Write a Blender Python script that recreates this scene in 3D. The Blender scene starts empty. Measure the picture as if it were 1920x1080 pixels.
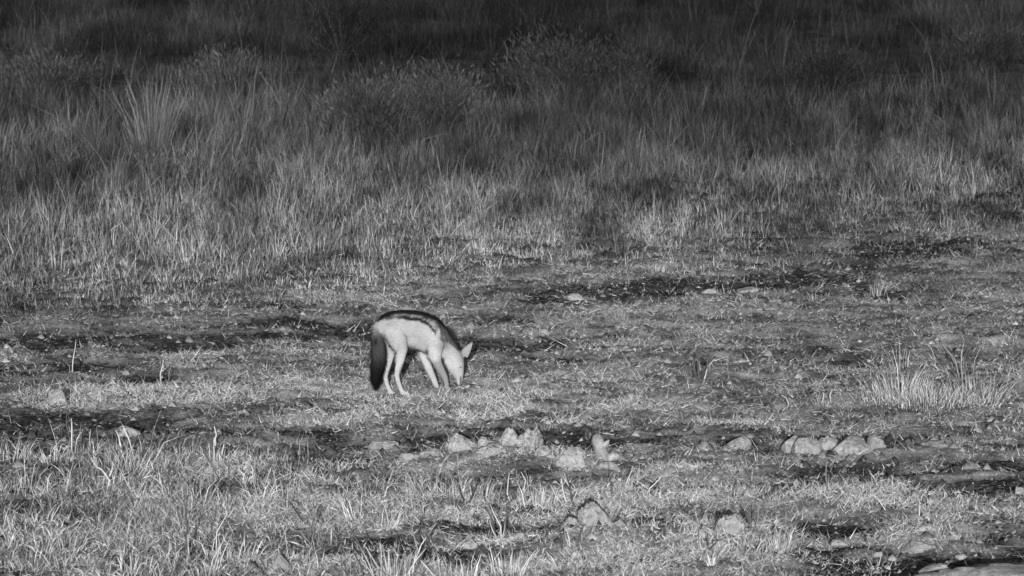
import bpy, bmesh, math
import numpy as np
from mathutils import Vector, Matrix

sc = bpy.context.scene
COL = sc.collection
rng = np.random.default_rng(7)

# ------------------------------------------------------------------ camera
CAM_H = 3.3
PITCH = math.radians(6.336)          # below the horizon
K = 36.0 / 180.0 / 1920.0            # tangent of one photograph pixel
cam = bpy.data.objects.new('camera', bpy.data.cameras.new('camera'))
COL.objects.link(cam)
cam.location = (0, 0, CAM_H)
cam.rotation_euler = (math.pi / 2 - PITCH, 0, 0)
cam.data.lens = 180
cam.data.sensor_width = 36
cam.data.clip_end = 6000
cam.data.dof.use_dof = True
cam.data.dof.focus_distance = 24.8
cam.data.dof.aperture_fstop = 14.0
sc.camera = cam

# ------------------------------------------------------------------ light
SUN_EL, SUN_AZ = math.radians(7.8), math.radians(0.6)   # low sun behind the camera, a little to its left
w = bpy.data.worlds.new('World')
sc.world = w
w.use_nodes = True
nt = w.node_tree
nt.nodes.clear()
sky = nt.nodes.new('ShaderNodeTexSky')
sky.sky_type = 'NISHITA'
sky.sun_disc = False
sky.sun_elevation = SUN_EL
sky.sun_rotation = math.pi + SUN_AZ
bw = nt.nodes.new('ShaderNodeRGBToBW')                  # a black and white photograph
bg = nt.nodes.new('ShaderNodeBackground')
bg.inputs['Strength'].default_value = 0.09
wo = nt.nodes.new('ShaderNodeOutputWorld')
nt.links.new(sky.outputs[0], bw.inputs[0])
nt.links.new(bw.outputs[0], bg.inputs[0])
nt.links.new(bg.outputs[0], wo.inputs[0])
sun = bpy.data.objects.new('sun', bpy.data.lights.new('sun', 'SUN'))
COL.objects.link(sun)
sun.data.energy = 5.0
sun.data.angle = math.radians(0.5)
sun.data.color = (1, 1, 1)
d = Vector((math.sin(SUN_AZ) * math.cos(SUN_EL), math.cos(SUN_AZ) * math.cos(SUN_EL), -math.sin(SUN_EL)))
sun.rotation_euler = d.to_track_quat('-Z', 'Y').to_euler()
sun.location = (-2, -30, 12)

vs = sc.view_settings
sc.display_settings.display_device = 'sRGB'
vs.view_transform = 'Standard'
vs.look = 'None'
vs.gamma = 1
vs.use_curve_mapping = False
vs.exposure = 0.4
sc.cycles.pixel_filter_type = 'BLACKMAN_HARRIS'
sc.cycles.filter_width = 1.5
sc.cycles.max_bounces = 4
sc.cycles.diffuse_bounces = 2

# ------------------------------------------------------------------ noise and terrain
def _hash(ix, iy, seed):
    h = (ix.astype(np.int64) * 374761393 + iy.astype(np.int64) * 668265263 + seed * 1442695041) & 0xffffffff
    h = ((h ^ (h >> 13)) * 1274126177) & 0xffffffff
    h = ((h ^ (h >> 16)) * 2246822519) & 0xffffffff
    return ((h ^ (h >> 15)) & 0xffffff) / float(0xffffff)

def vnoise(x, y, seed=0):
    x = np.asarray(x, float); y = np.asarray(y, float)
    ix = np.floor(x); iy = np.floor(y)
    fx = x - ix; fy = y - iy
    fx = fx * fx * (3 - 2 * fx); fy = fy * fy * (3 - 2 * fy)
    a = _hash(ix, iy, seed); b = _hash(ix + 1, iy, seed)
    c = _hash(ix, iy + 1, seed); e = _hash(ix + 1, iy + 1, seed)
    return (a + (b - a) * fx) * (1 - fy) + (c + (e - c) * fx) * fy      # 0..1

def vnoise3(p, fr, seed=0):
    x, y, z = (p * fr).T
    iz = np.floor(z); fz = z - iz; fz = fz * fz * (3 - 2 * fz)
    s0 = (iz.astype(np.int64) * 57 + seed)
    return vnoise(x, y, s0) * (1 - fz) + vnoise(x, y, s0 + 57) * fz

def fbm(x, y, seed=0, oct=4, gain=.5):
    s = 0; a = 1; t = 0
    for o in range(oct):
        s = s + a * vnoise(x * 2 ** o + o * 17.3, y * 2 ** o - o * 9.1, seed + o * 31)
        t += a; a *= gain
    return s / t

def sstep(a, b, x):
    t = np.clip((x - a) / (b - a), 0, 1)
    return t * t * (3 - 2 * t)

def px_ray(px, py):
    cx = (px - 960) * K; cy = -(py - 540) * K
    cp, sp = math.cos(PITCH), math.sin(PITCH)
    return cx, cp + cy * sp, -sp + cy * cp      # world direction

def flat(px, py):
    dx, dy, dz = px_ray(px, py)
    t = -CAM_H / dz
    return dx * t, dy * t

def mask_from(blobs, x, y):
    m = np.zeros_like(np.asarray(x, float))
    for (px, py, rx, ry, a) in blobs:
        cx, cy = flat(px, py)
        ex = rx * K * cy
        _, y2 = flat(px, py - ry); _, y1 = flat(px, py + ry)
        ey = (y2 - y1) / 2
        q = ((x - cx) / ex) ** 2 + ((y - cy) / ey) ** 2
        m = np.maximum(m, a * (1 - sstep(.35, 1.25, q)))
    return m

# bare dark soil, seen in the photograph as long dark streaks
MUD = [(180, 645, 330, 22, 1), (560, 620, 260, 26, .9), (100, 690, 200, 14, .6), (270, 705, 90, 10, .9),
       (80, 795, 330, 30, 1), (330, 820, 200, 26, .9), (600, 812, 260, 22, .9), (620, 845, 220, 18, .85),
       (960, 805, 420, 14, 1), (1020, 822, 340, 12, .95), (740, 800, 220, 14, .9),
       (960, 558, 170, 15, 1.3), (1150, 547, 180, 22, 1.2), (1330, 535, 190, 20, 1.3), (1480, 525, 190, 18, 1.3), (1720, 468, 150, 22, 1.1),
       (1860, 462, 160, 18, 1), (1600, 490, 70, 26, .9), (970, 642, 130, 22, 1.2), (940, 606, 80, 14, .9), (1070, 632, 110, 8, .9),
       (1080, 672, 140, 6, .8), (1350, 828, 90, 12, 1), (1440, 840, 60, 10, 1), (1700, 835, 90, 12, 1), (1580, 880, 180, 18, .95),
       (1720, 868, 260, 22, .95), (1840, 912, 150, 20, 1), (1390, 884, 100, 10, .8), (1270, 925, 100, 14, .9), (1560, 1000, 110, 18, 1),
       (1680, 1045, 260, 20, .95), (1850, 1030, 160, 24, 1), (1620, 1075, 160, 18, .9), (1240, 1000, 120, 12, .8), (1290, 975, 90, 12, .8),
       (660, 1045, 120, 20, .4), (560, 1010, 180, 24, .25), (830, 1000, 100, 20, .2), (700, 770, 120, 8, .9), (820, 765, 60, 8, .9),
       (900, 935, 230, 20, .6), (1000, 890, 200, 10, .5), (1790, 740, 120, 6, .6)]
# pale crumbly earth on the low mounds
PALE = [(930, 852, 110, 16, 1), (1068, 868, 80, 14, .9), (1180, 866, 90, 12, .6), (1290, 905, 90, 13, 1), (1340, 862, 80, 12, .9), (1120, 1022, 100, 26, .9), (1365, 1022, 100, 30, .9),
        (1560, 848, 120, 14, .9), (1730, 1020, 110, 18, .9), (1600, 945, 200, 18, .7), (1770, 955, 150, 20, .7), (800, 858, 80, 10, .8), (720, 835, 60, 9, .8), (940, 634, 70, 7, .8),
        (500, 1070, 160, 16, .8), (1180, 1060, 160, 16, .7), (1760, 836, 90, 8, .7), (1330, 548, 40, 6, .6), (1090, 560, 40, 7, .6), (330, 1075, 120, 12, .6), (1640, 1042, 60, 6, .6)]
# pale straw-covered patches
STRAW = [(250, 745, 260, 22, 1), (520, 730, 240, 26, .9), (850, 745, 260, 18, .8), (1100, 730, 330, 36, .7), (1250, 770, 280, 26, .9),
         (600, 785, 160, 10, .8), (1560, 790, 160, 26, .6), (1700, 820, 120, 8, .8), (950, 870, 260, 28, .9), (1350, 870, 160, 26, .7), (1270, 900, 90, 14, .9),
         (1150, 950, 300, 26, 1), (1600, 940, 170, 26, 1), (1750, 950, 170, 28, .8), (1720, 1005, 150, 22, .9), (1880, 960, 110, 26, .7), (560, 965, 240, 20, .9),
         (360, 880, 130, 22, .8), (700, 880, 160, 26, .7), (900, 960, 200, 16, .8), (1400, 1040, 160, 30, .9), (1180, 1040, 160, 34, .9), (640, 1060, 240, 26, .9),
         (1640, 700, 340, 80, .3), (1300, 620, 500, 46, .35), (760, 560, 220, 22, .5), (1150, 515, 220, 12, .7), (1540, 500, 90, 12, .5), (820, 530, 90, 14, .7), (700, 1010, 1100, 110, .55), (1000, 880, 900, 60, .45)]

EDGE = [(-900, 625), (-200, 612), (0, 606), (250, 592), (500, 566), (700, 545), (850, 517), (1000, 501), (1200, 495), (1400, 480),
        (1600, 455), (1750, 436), (1920, 424), (2300, 410), (2900, 400)]
_E = np.array([flat(*p) for p in EDGE])
def edge_y(x):
    return np.interp(x, _E[:, 0], _E[:, 1]) + .7 * (fbm(x / 1.1, x * 0 + 3.3, 91, 3) - .5)

def _mud(x, y):
    m = mask_from(MUD, x, y)
    n = .42 * fbm(x / .6, y / .7, 5, 3) + .58 * fbm(x / .30, y / .17, 6, 4)
    v = m * .70 + (n - .5) * 3.0 + .08
    return sstep(.12, .8, v) * (1 - .75 * sstep(-.2, 1.2, y - edge_y(x)))

def _straw(x, y):
    m = mask_from(STRAW, x, y)
    n = fbm(x / .30, y / .42, 15, 4)
    return np.clip((m * .55 + .45) * sstep(.38, .62, n + .22 * (m - .5)) * 1.25, 0, 1.2)

GX0, GX1, GY0, GY1, GS = -6.0, 6.0, 14.0, 37.0, .025
_gx, _gy = np.meshgrid(np.arange(GX0, GX1, GS), np.arange(GY0, GY1, GS))
_G = {'mud': _mud(_gx, _gy), 'straw': _straw(_gx, _gy), 'pale': np.clip(mask_from(PALE, _gx, _gy) * 1.2 + (fbm(_gx / .2, _gy / .25, 18, 3) - .6), 0, 1)}
_G['mud'] = _G['mud'] * (1 - .8 * _G['pale'])
def lookup(name, x, y):
    a = _G[name]
    fx = np.clip((np.asarray(x, float) - GX0) / GS, 0, a.shape[1] - 1.001); fy = np.clip((np.asarray(y, float) - GY0) / GS, 0, a.shape[0] - 1.001)
    ix = fx.astype(int); iy = fy.astype(int); fx = fx - ix; fy = fy - iy
    return (a[iy, ix] * (1 - fx) + a[iy, ix + 1] * fx) * (1 - fy) + (a[iy + 1, ix] * (1 - fx) + a[iy + 1, ix + 1] * fx) * fy
def mud(x, y): return lookup('mud', x, y)
def straw(x, y): return lookup('straw', x, y)
def streak(x, y): return sstep(.36, .62, fbm(x / .26, y / .11, 27, 4))

BUMPS = []   # (x, y, r, h) low earth mounds, filled before the ground is built
def height(x, y, fine=True):
    x = np.asarray(x, float); y = np.asarray(y, float)
    near = 1 - sstep(70, 140, y)
    h = .05 * (fbm(x / 2.6, y / 3.1, 40, 3) - .5) + .035 * (fbm(x / .7, y / .8, 41, 3) - .5)
    if fine:
        r = 1 - np.abs(2 * fbm(x / .16, y / .18, 44, 3) - 1)
        h = h + .05 * (fbm(x / .32, y / .3, 48, 2) - .5) + .034 * (r - .7) + .026 * (fbm(x / .075, y / .085, 46, 2) - .5)
    for (bx, by, r, hh) in BUMPS:
        q = ((x - bx) ** 2 + (y - by) ** 2 * .8) / r ** 2
        h = h + hh * np.exp(-q * 1.6)
    return h * near

def ground_at(px, py):
    dx, dy, dz = px_ray(px, py)
    t = -CAM_H / dz
    for _ in range(6):
        hz = float(height(np.array([dx * t]), np.array([dy * t]))[0])
        t = (hz - CAM_H) / dz
    return Vector((dx * t, dy * t, CAM_H + dz * t))

for (px, py, r, hh) in [(1050, 872, .42, .05), (1290, 906, .3, .045), (1340, 862, .35, .045), (1600, 955, .4, .04), (1750, 1010, .35, .04), (1110, 1010, .35, .05),
                        (1360, 1010, .35, .05), (930, 850, .3, .04), (940, 634, .3, .03), (170, 655, .4, .03), (1740, 745, .6, .03), (1120, 745, .6, .02), (1750, 835, .3, .03)]:
    fx, fy = flat(px, py)
    BUMPS.append((fx, fy, r, hh))

# ------------------------------------------------------------------ helpers
def new_mesh(name, verts, faces_flat, sizes, mat, attrs=None, smooth=False, parent=None):
    me = bpy.data.meshes.new(name)
    nv = len(verts); nl = len(faces_flat); nf = len(sizes)
    me.vertices.add(nv)
    me.vertices.foreach_set('co', np.asarray(verts, np.float32).ravel())
    me.loops.add(nl)
    me.loops.foreach_set('vertex_index', np.asarray(faces_flat, np.int32))
    me.polygons.add(nf)
    starts = np.concatenate([[0], np.cumsum(sizes)[:-1]]).astype(np.int32)
    me.polygons.foreach_set('loop_start', starts)
    if smooth:
        me.polygons.foreach_set('use_smooth', np.ones(nf, bool))
    me.update(calc_edges=True)
    for k, v in (attrs or {}).items():
        a = me.attributes.new(k, 'FLOAT', 'POINT')
        a.data.foreach_set('value', np.asarray(v, np.float32))
    me.materials.append(mat)
    o = bpy.data.objects.new(name, me)
    COL.objects.link(o)
    if parent:
        o.parent = parent
    return o

def tag(o, label=None, cat=None, group=None, kind=None):
    for k, v in (('label', label), ('category', cat), ('group', group), ('kind', kind)):
        if v:
            o[k] = v
    return o

def empty(name, loc):
    o = bpy.data.objects.new(name, None)
    o.empty_display_size = .1
    COL.objects.link(o)
    o.location = loc
    return o

def mat(name, build):
    m = bpy.data.materials.new(name)
    m.use_nodes = True
    n = m.node_tree.nodes
    n.clear()
    out = n.new('ShaderNodeOutputMaterial')
    build(m.node_tree, out)
    return m

def nmath(nt, op, a, b=None, c=None, clamp=False):
    n = nt.nodes.new('ShaderNodeMath'); n.operation = op; n.use_clamp = clamp
    for i, v in enumerate((a, b, c)):
        if v is None: continue
        if isinstance(v, (int, float)): n.inputs[i].default_value = v
        else: nt.links.new(v, n.inputs[i])
    return n.outputs[0]

def nnoise(nt, scale, detail=4, rough=.55, vec=None):
    n = nt.nodes.new('ShaderNodeTexNoise')
    n.inputs['Scale'].default_value = scale; n.inputs['Detail'].default_value = detail; n.inputs['Roughness'].default_value = rough
    if vec is None:
        g = nt.nodes.new('ShaderNodeNewGeometry'); vec = g.outputs['Position']
    nt.links.new(vec, n.inputs['Vector'])
    return n.outputs['Fac']

def nattr(nt, name):
    n = nt.nodes.new('ShaderNodeAttribute'); n.attribute_name = name
    return n.outputs['Fac']

def mapr(nt, v, a, b, c, d):
    n = nt.nodes.new('ShaderNodeMapRange')
    nt.links.new(v, n.inputs['Value'])
    for k, q in zip(('From Min', 'From Max', 'To Min', 'To Max'), (a, b, c, d)):
        n.inputs[k].default_value = q
    return n.outputs['Result']

def finish(nt, out, tone, rough=.85, bump=None, bump_s=.3, bump_d=.004, spec=.2):
    b = nt.nodes.new('ShaderNodeBsdfPrincipled')
    b.inputs['Roughness'].default_value = rough
    b.inputs['Specular IOR Level'].default_value = spec
    nt.links.new(tone, b.inputs['Base Color'])
    if bump is not None:
        bn = nt.nodes.new('ShaderNodeBump')
        bn.inputs['Strength'].default_value = bump_s
        bn.inputs['Distance'].default_value = bump_d
        nt.links.new(bump, bn.inputs['Height'])
        nt.links.new(bn.outputs[0], b.inputs['Normal'])
    nt.links.new(b.outputs[0], out.inputs['Surface'])

def m_ground(nt, out):
    f = nnoise(nt, 38, 6, .65)
    g = nnoise(nt, 7, 4, .55)
    pale = nmath(nt, 'MULTIPLY_ADD', mapr(nt, f, .3, .7, -.14, .16), 1.0, nattr(nt, 'tone'))
    tone = nmath(nt, 'ADD', pale, mapr(nt, g, .3, .7, -.03, .03))
    tone = nmath(nt, 'MAXIMUM', tone, .03)
    tone = nmath(nt, 'MULTIPLY', tone, mapr(nt, nnoise(nt, 110, 3, .7), .3, .7, .6, 1.4))
    finish(nt, out, tone, .95, nmath(nt, 'ADD', f, nnoise(nt, 120, 4, .7)), 1.0, .032, .05)

def m_blade(nt, out):
    t = nattr(nt, 'tone')
    v = nnoise(nt, 60, 2)
    t = nmath(nt, 'MULTIPLY', t, mapr(nt, v, .3, .7, .8, 1.2))
    dif = nt.nodes.new('ShaderNodeBsdfDiffuse'); tr = nt.nodes.new('ShaderNodeBsdfTranslucent')
    nt.links.new(t, dif.inputs[0]); nt.links.new(t, tr.inputs[0])
    mx = nt.nodes.new('ShaderNodeMixShader'); mx.inputs[0].default_value = .18
    nt.links.new(dif.outputs[0], mx.inputs[1]); nt.links.new(tr.outputs[0], mx.inputs[2])
    nt.links.new(mx.outputs[0], out.inputs['Surface'])

def m_rock(base):
    def f(nt, out):
        a = nnoise(nt, 26, 6, .65); b = nnoise(nt, 90, 5, .7); c = nnoise(nt, 9, 3)
        t = nmath(nt, 'ADD', mapr(nt, a, .3, .7, base * .5, base * 1.25), mapr(nt, b, .3, .7, -.06, .06))
        t = nmath(nt, 'MULTIPLY', t, mapr(nt, c, .3, .7, .8, 1.12))
        finish(nt, out, t, .9, nmath(nt, 'ADD', a, b), 1.0, .012, .15)
    return f

def m_fur(nt, out):
    t = nattr(nt, 'tone')
    v = nnoise(nt, 140, 3, .6)
    t = nmath(nt, 'MULTIPLY', t, mapr(nt, v, .3, .7, .95, 1.05))
    finish(nt, out, t, .8, v, .4, .003, .1)

def m_flat(val, rough=.8, spec=.2):
    def f(nt, out):
        v = nnoise(nt, 40, 4)
        finish(nt, out, mapr(nt, v, .3, .7, val * .75, val * 1.25), rough, v, .3, .004, spec)
    return f

M_GROUND = mat('earth', m_ground)
M_BLADE = mat('dry_grass', m_blade)
M_ROCK = mat('pale_stone', m_rock(.34))
M_CLOD = mat('earth_clod', m_rock(.37))
M_SLAB = mat('smooth_stone', m_rock(.36))
M_FUR = mat('jackal_fur', m_fur)
M_BARK = mat('bark', m_flat(.12))
M_LEAF = mat('leaf', m_flat(.07))
M_DARK = mat('wet_black', m_flat(.012, .3, .5))

# ------------------------------------------------------------------ ground sheet
def axis(parts):
    o = []
    for a, b, n in parts:
        o.append(np.linspace(a, b, n, endpoint=False))
    return np.concatenate(o + [np.array([parts[-1][1]])])

ys = np.concatenate([-np.geomspace(3000, 20, 14), np.linspace(-14, 15, 16, endpoint=False), np.arange(15.5, 34, .026), np.arange(34, 46, .12),
                     np.arange(46, 78, .3), np.geomspace(80, 5000, 40)])
us = np.concatenate([-np.geomspace(3000, 3.6, 26), np.arange(-3.5, 3.5, .024), np.geomspace(3.5, 3000, 26)])
sy = np.clip(ys, 15, 78) / 25.0
U, Y = np.meshgrid(us, ys)
X = U * sy[:, None]
far_u = np.abs(U) > 3.6
X = np.where(far_u, U * np.clip(sy[:, None], 1, 4), X)
H = height(X, Y)
MD = mud(X, Y) * (Y < 60)
ST = straw(X, Y)
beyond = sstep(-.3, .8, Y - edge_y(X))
tone = .34 * (1 - MD) + .068 * MD
PL = lookup('pale', X, Y) * (Y < 36)
MOT = fbm(X / .12, Y / .16, 19, 3) - .5
tone = (tone + .07 * np.clip(ST - .3, 0, 1) * (1 - MD)) * (1 + 1.4 * MOT) * (.55 + .6 * streak(X, Y))
tone = tone + (.40 - tone) * .8 * PL
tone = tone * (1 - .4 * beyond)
H = H - .022 * MD
nx, ny = len(us), len(ys)
idx = np.arange(nx * ny).reshape(ny, nx)
quads = np.stack([idx[:-1, :-1], idx[:-1, 1:], idx[1:, 1:], idx[1:, :-1]], -1).reshape(-1)
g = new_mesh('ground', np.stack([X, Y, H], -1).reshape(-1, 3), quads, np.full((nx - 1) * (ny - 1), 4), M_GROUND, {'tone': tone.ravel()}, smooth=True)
tag(g, kind='structure')

# ------------------------------------------------------------------ stones and clods
SUP = []     # places where stones keep the straw away
def stone(px, py, wpx, hpx, label, jag=.25, m=None, group='pale stones and clods on the open ground', depth=.8, name='stone', sink=.22, seed=0, rot=0, pts=None):
    p = ground_at(px, py)
    s = K * p.y
    bw_, bh_ = wpx * s, hpx * s
    bm = bmesh.new()
    bmesh.ops.create_icosphere(bm, subdivisions=5 if wpx > 48 else 4 if wpx > 24 else 3, radius=1)
    co = np.array([v.co[:] for v in bm.verts])
    nz = np.zeros(len(co))
    for o, (fr, am) in enumerate(((1.4, 1.0), (2.9, .8), (6, .65), (13, .42))):
        q = vnoise3(co + seed * 3.7, fr, 200 + seed * 11 + o * 7)
        nz += am * ((q if o == 0 else 1 - np.abs(2 * q - 1)) - .5)
    co = co * np.clip(1 + (jag * 1.7 + .12) * nz, .35, 1.9)[:, None]
    # facets: clip against a few random planes, as broken stone has
    rr = np.random.default_rng(900 + seed)
    for q in range(7):
        nn = rr.normal(size=3); nn /= np.linalg.norm(nn)
        lim = rr.uniform(.6, .9)
        ex = np.maximum(co @ nn - lim, 0)
        co = co - ex[:, None] * nn * .8
    co[:, 2] = np.where(co[:, 2] < 0, co[:, 2] * sink * 2, co[:, 2])
    mx = np.percentile(np.abs(co[:, 0]), 98); mz = np.percentile(co[:, 2], 99)
    co[:, 0] *= bw_ / 2 / mx
    co[:, 1] *= bw_ / 2 * depth / mx
    co[:, 2] *= bh_ / mz * .82
    if pts:   # local skyline: (x fraction, height fraction)
        xs_, hs_ = zip(*pts)
        co[:, 2] = np.where(co[:, 2] > 0, co[:, 2] * np.interp(co[:, 0] / bw_ + .5, xs_, hs_), co[:, 2])
    for v, c in zip(bm.verts, co):
        v.co = c
    me = bpy.data.meshes.new(name)
    bm.to_mesh(me); bm.free()
    me.polygons.foreach_set('use_smooth', np.ones(len(me.polygons), bool))
    me.materials.append(m or M_ROCK)
    o = bpy.data.objects.new(name, me)
    COL.objects.link(o)
    yb = p.y + bw_ * depth * .4
    o.location = (p.x, yb, max(p.z, float(height(np.array([p.x]), np.array([yb]))[0])) - .006)
    SUP.append((p.x, p.y + bw_ * depth * .45, bw_ * .40))
    o.rotation_euler.z = rot
    tag(o, label, 'clod' if name == 'earth_clod' else 'stone', group)
    return o

STONES = [
 (108, 754, 42, 32, 'rounded pale stone in short straw far to the left of the jackal', .2, 'stone'),
 (240, 822, 44, 22, 'blunt grey stone behind the dark stems of the left grass patch', .2, 'stone'),
 (715, 838, 62, 17, 'low flat grey stone on dark soil left of the row of jagged clods', .15, 'stone'),
 (768, 863, 40, 18, 'small bright rounded stone just below the low flat grey one', .2, 'stone'),
 (806, 855, 46, 24, 'slanting pale stone tapering up right beside the small bright one', .3, 'stone'),
 (868, 849, 72, 40, 'broad pale clod at the left end of the jagged row', .3, 'earth_clod'),
 (905, 836, 26, 22, 'little square clod between the broad left clod and the two peaks', .35, 'earth_clod'),
 (954, 838, 52, 44, 'jagged crumbly clod forming the left one of two bright peaks', .36, 'earth_clod'),
 (996, 839, 56, 50, 'tallest bright clod with a ragged top, right one of two peaks', .36, 'earth_clod'),
 (925, 853, 70, 24, 'wide low clod in front of the two bright peaks', .35, 'earth_clod'),
 (1066, 867, 62, 36, 'grey dome shaped clod right of the two bright peaks', .25, 'earth_clod'),
 (1020, 872, 36, 24, 'small pale clod in front of the grey dome shaped one', .3, 'earth_clod'),
 (1385, 842, 46, 26, 'lone pale stone ringed by dark soil right of the frame middle', .2, 'stone'),
 (1482, 847, 44, 32, 'grey stone at the left end of the cracked row at right', .25, 'stone'),
 (1512, 848, 56, 34, 'pale lumpy stone second in the cracked row at right', .25, 'stone'),
 (1552, 842, 42, 30, 'narrow stone between the lumpy stone and the largest in the cracked row', .2, 'stone'),
 (1598, 849, 74, 38, 'largest stone of the cracked row, dark gap on its right', .18, 'stone'),
 (1640, 844, 38, 28, 'wedge shaped stone at the right end of the cracked row', .25, 'stone'),
 (1760, 838, 60, 12, 'low grey stone flush with the soil right of the cracked row', .15, 'stone'),
 (1118, 1012, 74, 56, 'big rounded boulder near the bottom with a dark shaded right rim', .06, 'stone'),
 (1070, 1012, 34, 26, 'pale stone touching the left foot of the big rounded boulder', .25, 'stone'),
 (975, 1006, 22, 12, 'small white stone alone on dark litter left of the big boulder', .2, 'stone'),
 (880, 1026, 30, 18, 'slanting pale stone among dark stems near the bottom middle', .2, 'stone'),
 (1060, 1038, 24, 20, 'small grey stone below the left foot of the big boulder', .25, 'stone'),
 (1082, 1048, 26, 22, 'small knobbly stone second below the left foot of the big boulder', .3, 'stone'),
 (1372, 1000, 56, 44, 'tall pale clod with a dark upright shadow on its right', .3, 'earth_clod'),
 (1330, 1012, 44, 32, 'crumbly clod leaning on the left of the tall pale one', .4, 'earth_clod'),
 (1352, 1030, 50, 22, 'low crumbly clod at the foot of the tall pale one', .4, 'earth_clod'),
 (526, 1068, 50, 36, 'bright pointed stone at the bottom edge, left part of a pair', .3, 'stone'),
 (552, 1070, 40, 26, 'bright stone with a small peak, right part of the pointed pair', .3, 'stone'),
 (465, 1074, 44, 24, 'pale half buried stone left of the pointed pair', .25, 'stone'),
 (300, 1076, 34, 18, 'small pale half buried stone at the bottom left', .2, 'stone'),
 (1575, 1033, 34, 12, 'flat bright stone on the dark soil at lower right', .15, 'stone'),
 (1608, 1012, 38, 13, 'flat stone just above the flat bright one on dark soil', .15, 'stone'),
 (1722, 1030, 66, 20, 'pale sloping stone in the middle of the dark lower right soil', .2, 'stone'),
 (1647, 1042, 20, 9, 'tiny bright stone in front of the pale sloping one', .2, 'stone'),
 (1803, 1046, 24, 9, 'tiny grey stone above the smooth slab', .2, 'stone'),
 (1912, 926, 26, 18, 'pale stone cut by the right edge of the picture', .2, 'stone'),
 (1330, 548, 30, 9, 'flat pale stone in the dark streak behind and right of the jackal', .15, 'stone'),
 (1405, 549, 44, 10, 'long flat stone in the dark streak right of the first flat one', .15, 'stone'),
 (1080, 560, 32, 13, 'grey lump in the dark streak straight above the middle', .2, 'stone'),
 (1020, 626, 26, 10, 'small grey stone right of the low ridge by the jackal ear', .15, 'stone'),
 (1832, 808, 20, 9, 'small round stone on grey turf at the right', .2, 'stone'),
 (235, 700, 16, 9, 'tiny white stone on dark soil at the left', .2, 'stone'),
]
for i, (px, py, wp, hp, lab, jg, nm) in enumerate(STONES):
    kw = {}
    if 'pointed stone' in lab: kw['pts'] = [(0, .3), (.45, 1), (.8, .6), (1, .2)]
    if 'ragged top' in lab: kw['pts'] = [(0, .5), (.3, .7), (.55, .85), (.72, 1.15), (.85, .7), (1, .55)]
    if 'left one of two' in lab: kw['pts'] = [(0, .5), (.35, 1.05), (.6, .9), (.8, 1), (1, .6)]
    if 'slanting pale stone tapering' in lab: kw['pts'] = [(0, .5), (.6, .8), (.8, 1.0), (1, .7)]
    stone(px, py, wp, hp, lab, jg, M_CLOD if nm == 'earth_clod' else M_ROCK, name=nm, seed=i + 1, **kw)

# ------------------------------------------------------------------ grass builder
def blades(name, root, az, lean, length, width, tone, curve=.35, tip=True, flat_seg=True, roll=None, tip_tone=1.15, parent=None):
    """every blade is a bent strip: quad + triangular tip"""
    n = len(az)
    ca, sa = np.cos(az), np.sin(az)
    lean2 = lean + curve
    d1 = np.stack([np.sin(lean) * ca, np.sin(lean) * sa, np.cos(lean)], 1)
    d2 = np.stack([np.sin(lean2) * ca, np.sin(lean2) * sa, np.cos(lean2)], 1)
    if roll is None:
        roll = rng.uniform(0, 2 * math.pi, n)
    wv = np.stack([np.cos(roll), np.sin(roll), np.zeros(n)], 1)
    wv = wv - d1 * (wv * d1).sum(1, keepdims=True)
    wv /= np.linalg.norm(wv, axis=1, keepdims=True) + 1e-6
    wv *= (width / 2)[:, None]
    mid = root + d1 * (length * .55)[:, None]
    end = mid + d2 * (length * .45)[:, None]
    if flat_seg:
        v = np.stack([root - wv, root + wv, mid + wv * .85, mid - wv * .85, end], 1).reshape(-1, 3)
        b = np.arange(n)[:, None] * 5
        f = np.concatenate([b + 0, b + 1, b + 2, b + 3, b + 3, b + 2, b + 4], 1).ravel()
        s = np.tile([4, 3], n)
        t = np.stack([tone * .8, tone * .8, tone, tone, tone * tip_tone], 1).ravel()
    else:
        v = np.stack([root - wv, root + wv, end], 1).reshape(-1, 3)
        b = np.arange(n)[:, None] * 3
        f = np.concatenate([b, b + 1, b + 2], 1).ravel()
        s = np.full(n, 3)
        t = np.stack([tone, tone, tone * tip_tone], 1).ravel()
    return new_mesh(name, v, f, s, M_BLADE, {'tone': np.clip(t, .01, .8)}, parent=parent)

def field(y0, y1, density, half, tuft_n, tuft_r, keep, seed_scale=None):
    """tuft centres in a widening strip in front of the camera, kept with probability keep(x, y)"""
    ww = lambda y: half * y / 25.0
    area = (ww(y0) + ww(y1)) * (y1 - y0)
    n = int(area * density / tuft_n)
    yy = np.sqrt(rng.uniform(y0 ** 2, y1 ** 2, n))
    xx = rng.uniform(-1, 1, n) * ww(yy)
    kp = keep(xx, yy)
    for (sx, sy_, sr) in SUP:
        kp = kp * (1 - .96 * (((xx - sx) / sr) ** 2 + ((yy - sy_) / (sr * 1.1)) ** 2 < 1))
    k = rng.uniform(0, 1, n) < kp
    xx, yy = xx[k], yy[k]
    n = len(xx)
    cnt = rng.poisson(tuft_n, n) + 1
    rep = np.repeat(np.arange(n), cnt)
    a = rng.uniform(0, 2 * math.pi, len(rep)); r = tuft_r * np.sqrt(rng.uniform(0, 1, len(rep)))
    x = xx[rep] + r * np.cos(a); y = yy[rep] + r * np.sin(a)
    return xx, yy, rep, x, y, a, r

def roots(x, y):
    return np.stack([x, y, height(x, y) - .006 - .022 * mud(x, y)], 1)

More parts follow.
